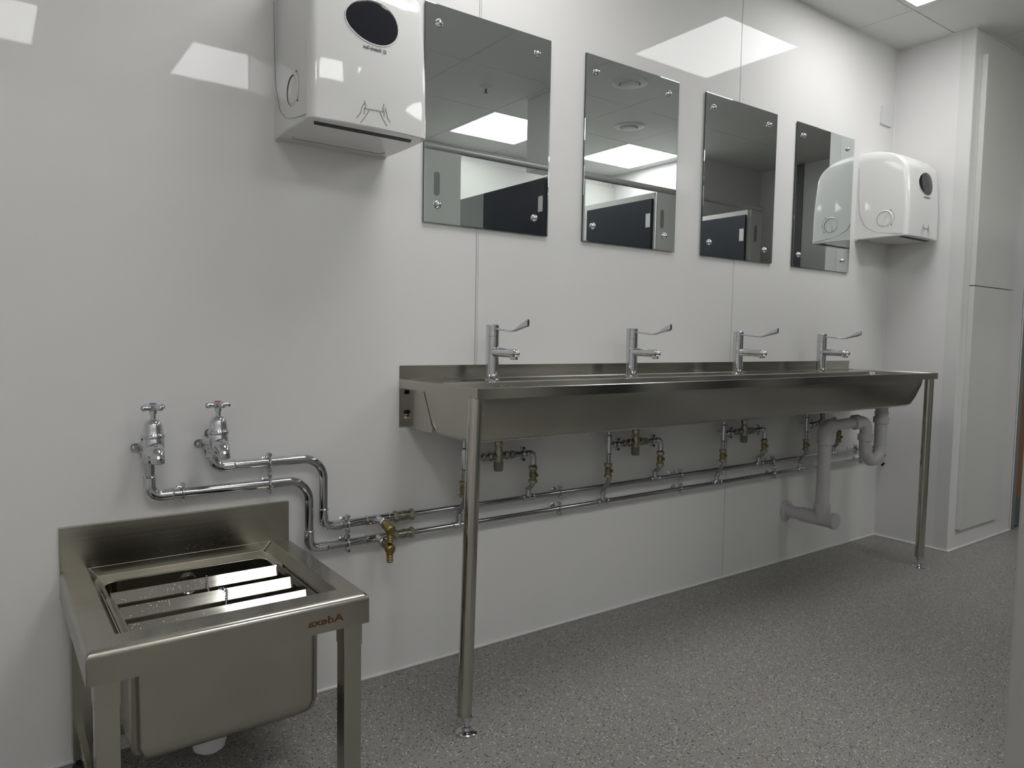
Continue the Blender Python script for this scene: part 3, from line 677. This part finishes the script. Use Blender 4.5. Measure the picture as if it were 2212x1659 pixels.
# raised border with a sunken shelf and a rounded bowl opening; only back corners differ
def rz(x0, x1, y0, y1, r, z): return ringz(x0, x1, y0, y1, r, z, 6)
bm = B()
yb_ = -.010
rings = [rz(UL, UR, UF, yb_, .004, .383), rz(UL, UR, UF, yb_, .004, UZ-.014)]
for k in range(1, 7):
    a = PI/2*k/6; i_ = .014*(1-math.cos(a)); rings.append(rz(UL+i_*.5, UR-i_*.5, UF+i_, yb_, .004+i_*.5, UZ-.014+.014*math.sin(a)))
rings += [rz(-.327, .086, -.441, yb_-.0005, .006, UZ), rz(-.3255, .0845, -.4395, yb_-.001, .006, UZ-.001), rz(-.309, .067, -.430, yb_-.0015, .006, .4225), rz(-.307, .066, -.429, yb_-.002, .006, .4215),
          rz(-.302, .052, -.424, -.060, .030, .4205), rz(-.300, .050, -.422, -.062, .030, .4185)]
loft(bm, rings, False, False)
loft(bm, [rz(UL, UR, UF, yb_, .004, .383), rz(UL+.0015, UR-.0015, UF+.0015, yb_-.0005, .003, .383), rz(UL+.0015, UR-.0015, UF+.0015, yb_-.0005, .003, .40)], False, False)
obj('worktop', bm, M['steel'], us, sharp=50)
bm = B()
inn = [rz(-.300, .050, -.422, -.062, .030, .4185), rz(-.298, .048, -.420, -.064, .030, .22), rz(-.292, .042, -.414, -.070, .030, .200), rz(-.275, .025, -.397, -.087, .03, .188), rz(-.25, 0, -.37, -.11, .02, .186)]
loft(bm, inn, False, True)
out = [rz(-.303, .053, -.432, -.059, .022, .4195), rz(-.301, .051, -.431, -.061, .022, .215), rz(-.297, .047, -.427, -.066, .024, .194), rz(-.286, .036, -.416, -.078, .024, .184), rz(-.26, .01, -.39, -.10, .02, .182)]
loft(bm, out, False, True)
bw = obj('bowl', bm, M['steel'], us, sharp=50)
bm = B(); lathe(bm, [(0, .026), (.002, .026), (.003, .022), (.001, .020), (.001, 0)], (-.125, -.0645, .385), (0, -1, 0), 28); obj('overflow', bm, M['chrome'], bw)
for x0, y0 in ((-.3655, -.488), (.0795, -.488), (-.3655, -.058), (.0795, -.058)):
    bm = B(); box(bm, x0+.0012, x0+.0392, y0+.0012, y0+.0392, .030, .39, .002); box(bm, x0, x0+.0404, y0, y0+.0404, .335, .388, .0015); lg = obj('leg', bm, M['steel_v'], us)
    bm = B(); cyl(bm, (x0+.02, y0+.02, .012), (x0+.02, y0+.02, .034), .013); lathe(bm, [(0, .020), (.008, .020), (.014, .014), (.014, 0)], (x0+.02, y0+.02, 0), (0, 0, 1), 20); obj('foot', bm, M['black'], lg)
bm = B(); box(bm, -.365, .118, -.046, -.030, .055, .085, .002); box(bm, -.353, -.337, -.46, -.03, .058, .082, .002); box(bm, .092, .108, -.46, -.03, .058, .082, .002) if False else None; obj('brace', bm, M['steel_v'], us)
# printed maker's name, reversed
bm = text_bm('Adexa', .0205, .0004, True)
xs_ = [v.co.x for v in bm.verts]; sw = .0735/(max(xs_)-min(xs_))
for v in bm.verts: v.co = Vector((-v.co.x*sw+.0365, UF-.0003-v.co.z, v.co.y*1.0+.4005))
obj('lettering', bm, M['brown'], us)
# lift-up bucket grating: two side bars and three tilted slats
gr = thing('bucket_grating', 'hinged steel grating of three flat slats across the utility sink', 'grating', (-.125, -.25, .43))
G = lambda x, y, z: (x+.125, y+.25, z-.43)
for x0, x1 in ((-.319, -.300), (.042, .057)):
    bm = B(); prism(bm, [(x0+.125, -.008), (x1+.125, -.008), (x1+.125, .0045), (x1+.123, .0045), (x1+.123, -.006), (x0+.127, -.006), (x0+.127, .0075), (x0+.125, .0075)], 1, -.4275+.25, -.185+.25); obj('side_bar', bm, M['steel_t'], gr)
for yk in (-.181, -.279, -.376):
    bm = B(); z0 = .4315; prism(bm, [G(0, yk, z0)[1:], G(0, yk-.0005, z0+.0015)[1:], G(0, yk-.0225, z0-.0160)[1:], G(0, yk-.0230, z0-.0178)[1:]], 0, -.298+.125, .042+.125)
    prism(bm, [G(0, yk, z0)[1:], G(0, yk+.0015, z0)[1:], G(0, yk+.0015, z0-.014)[1:], G(0, yk, z0-.014)[1:]], 0, -.298+.125, .042+.125)
    obj('slat', bm, M['steel_s'], gr, sharp=20)
# bead chain
ch = B(); P3 = fillet([(-.113, -.181, .4345), (-.119, -.213, .4215), (-.122, -.250, .412), (-.108, -.279, .4355), (-.096, -.284, .4345), (-.103, -.31, .4225), (-.116, -.345, .408)], .008, 4)
def walk(pts, step):
    out = [pts[0].copy()]; acc = 0
    for a, c in zip(pts, pts[1:]):
        L = (c-a).length; s = step-acc
        while s <= L: out.append(a+(c-a)*(s/L)); s += step
        acc = (acc+L) % step
    return out
for p in walk(P3, .0056): bmesh.ops.create_icosphere(ch, subdivisions=1, radius=.0025, matrix=Matrix.Translation(p))
tube(ch, P3, .0005, 5)
tag(obj('plug_chain', ch, M['chrome_pipe'], None, 60), 'ball chain draped over the middle slats of the utility sink grating', 'chain')
# white trap under the bowl
t = thing('sink_trap', 'white plastic trap hanging under the utility sink bowl', 'trap', (-.125, -.24, .1))
bm = B(); cyl(bm, (0, 0, .03), (0, 0, .083), .022); lathe(bm, [(-.035, 0), (-.034, .018), (-.024, .032), (-.008, .036), (.02, .036), (.024, .040), (.036, .040), (.038, .024)], (0, 0, 0), (0, 0, 1), 28); obj('bottle', bm, M['plastic_m'], t)
bm = B(); tube(bm, fillet([(0, 0, .01), (-.11, .10, .01), (-.11, .239, .01)], .04), .020, 18); obj('outlet_pipe', bm, M['plastic_m'], t)

# water beads
wd = B()
def drop(p, nrm, r):
    nrm = Vector(nrm).normalized(); u = nrm.orthogonal().normalized(); v = nrm.cross(u); p = Vector(p)
    e = random.uniform(.8, 1.3); top = wd.verts.new(p+nrm*r*.5); rr = [[wd.verts.new(p+(u*math.cos(a)*e+v*math.sin(a))*r*s+nrm*r*h) for a in [2*PI*k/8 for k in range(8)]] for s, h in ((.7, .36), (1, -.02))]
    for k in range(8):
        k2 = (k+1) % 8; wd.faces.new((rr[0][k], rr[0][k2], top)); wd.faces.new((rr[1][k], rr[1][k2], rr[0][k2], rr[0][k]))
for _ in range(230):
    x = random.gauss(-.06, .06); z = .425+abs(random.gauss(0, .04))
    if UL+.02 < x < UR-.01 and z < .535: drop((x, -.0103, z), (0, -1, 0), random.uniform(.0005, .0014))
for _ in range(130):
    x = random.uniform(.087, .122); y = -.02-abs(random.gauss(0, .16))
    if y > -.46: drop((x, y, UZ+.0002), (0, 0, 1), random.uniform(.0006, .0018))
for yk in (-.181, -.279, -.376):
    for _ in range(60):
        x = random.uniform(-.295, .04); q = random.random(); drop((x, yk-.0012-.020*q, .4325-.0160*q), (0, -.62, .78), random.uniform(.0005, .0014))
for _ in range(60):
    x = random.uniform(UL+.03, UR-.02); drop((x, random.uniform(-.478, -.445), UZ+.0002), (0, 0, 1), random.uniform(.0004, .001))
for _ in range(90):
    x = random.uniform(.53, .85); z = random.uniform(.76, .84); drop((x, oy1-.004-(.845-z)*.22, z), (0, -1, .2), random.uniform(.0006, .0016))
wo = obj('water_drops', wd, M['water'], None, 60); wo['kind'] = 'stuff'; tag(wo, 'beads of water scattered over the steel sinks', 'water')

# ------------------------------------------------------------------ waste pipe of the trough
wp = thing('waste_pipe', 'grey white plastic waste pipe with U bend under the far end of the trough', 'pipe')
WX, WZ = 2.370, .225
bm = B(); lathe(bm, [(0, .046), (.004, .046), (.009, .036), (.012, .030)], (WX, 0, WZ), (0, -1, 0), 36); obj('wall_flange', bm, M['pvc'], wp)
bm = B(); cyl(bm, (WX, -.005, WZ), (WX, -.075, WZ), .0275, None, 32); cyl(bm, (WX, -.075, WZ), (WX, -.215, WZ), .0315, None, 32); cyl(bm, (WX, -.168, WZ), (WX, -.168, WZ+.055), .0315, None, 32); lathe(bm, [(0, .0335), (.030, .0335), (.032, .031)], (WX, -.168, WZ+.032), (0, 0, 1), 32); obj('boss', bm, M['pvc'], wp, sharp=30)
bm = B(); lathe(bm, [(0, .0315), (.001, .0345), (.018, .0345), (.020, .033), (.020, 0)], (WX, -.215, WZ), (0, -1, 0), 36); obj('end_cap', bm, M['pvc'], wp)
bm = B(); cyl(bm, (WX, -.168, WZ+.05), (WX, -.168, .56), .0275, None, 32); obj('vertical_pipe', bm, M['pvc'], wp)
A = Vector((WX, -.168, .545)); Ce = Vector((WX, -.168, .618)); Bx = Vector((2.520, -.238, .640)); T0 = Vector((2.530, -.243, .642))
bm = B(); tube(bm, fillet([A, Ce, Ce+(Bx-Ce)*.22], .034, 8), .0315, 28); ring_at(bm, A, (0, 0, 1), .029); obj('elbow_fitting', bm, M['pvc'], wp)
bm = B(); cyl(bm, Ce+(Bx-Ce)*.15, Bx, .0225, None, 28); obj('horizontal_pipe', bm, M['pvc'], wp)
bm = B(); dN = (Bx-Ce).normalized(); hexn = Bx-dN*.022; lathe(bm, [(-.014, .028), (-.012, .0325), (.012, .0325), (.014, .029)], hexn, dN, 12); obj('union_nut', bm, M['pvc'], wp)
UX, UY = 2.545, -.250; VX, VY = 2.668, -.250
bm = B(); tube(bm, fillet([hexn, Vector((UX, UY, .642)), Vector((UX, UY, .555))], .030, 8), .0255, 28); obj('elbow_fitting', bm, M['pvc'], wp)
bm = B(); tube(bm, fillet([Vector((UX, UY, .60)), Vector((UX, UY, .468)), Vector((VX, VY, .468)), Vector((VX, VY, .65))], .060, 12), .0255, 28); obj('u_bend', bm, M['pvc'], wp)
for x, y, z in ((UX, UY, .572), (VX, VY, .640)):
    bm = B(); lathe(bm, [(-.015, .028), (-.013, .0325), (.013, .0325), (.015, .029)], (x, y, z), (0, 0, 1), 12); obj('union_nut', bm, M['pvc'], wp)
bm = B(); lathe(bm, [(.65, .0265), (.668, .0265), (.670, .029), (.674, .029), (.676, .026), (.694, .026), (.697, .034), (.709, .036), (.709, 0)], (VX, VY, 0), (0, 0, 1), 28); obj('waste_outlet', bm, M['pvc'], wp)
bm = B(); lathe(bm, [(0, .009), (.008, .009), (.009, .006), (.009, 0)], (VX-.005, VY-.016, .450), (.3, -.7, -.6), 16); obj('rodding_plug', bm, M['black'], wp)
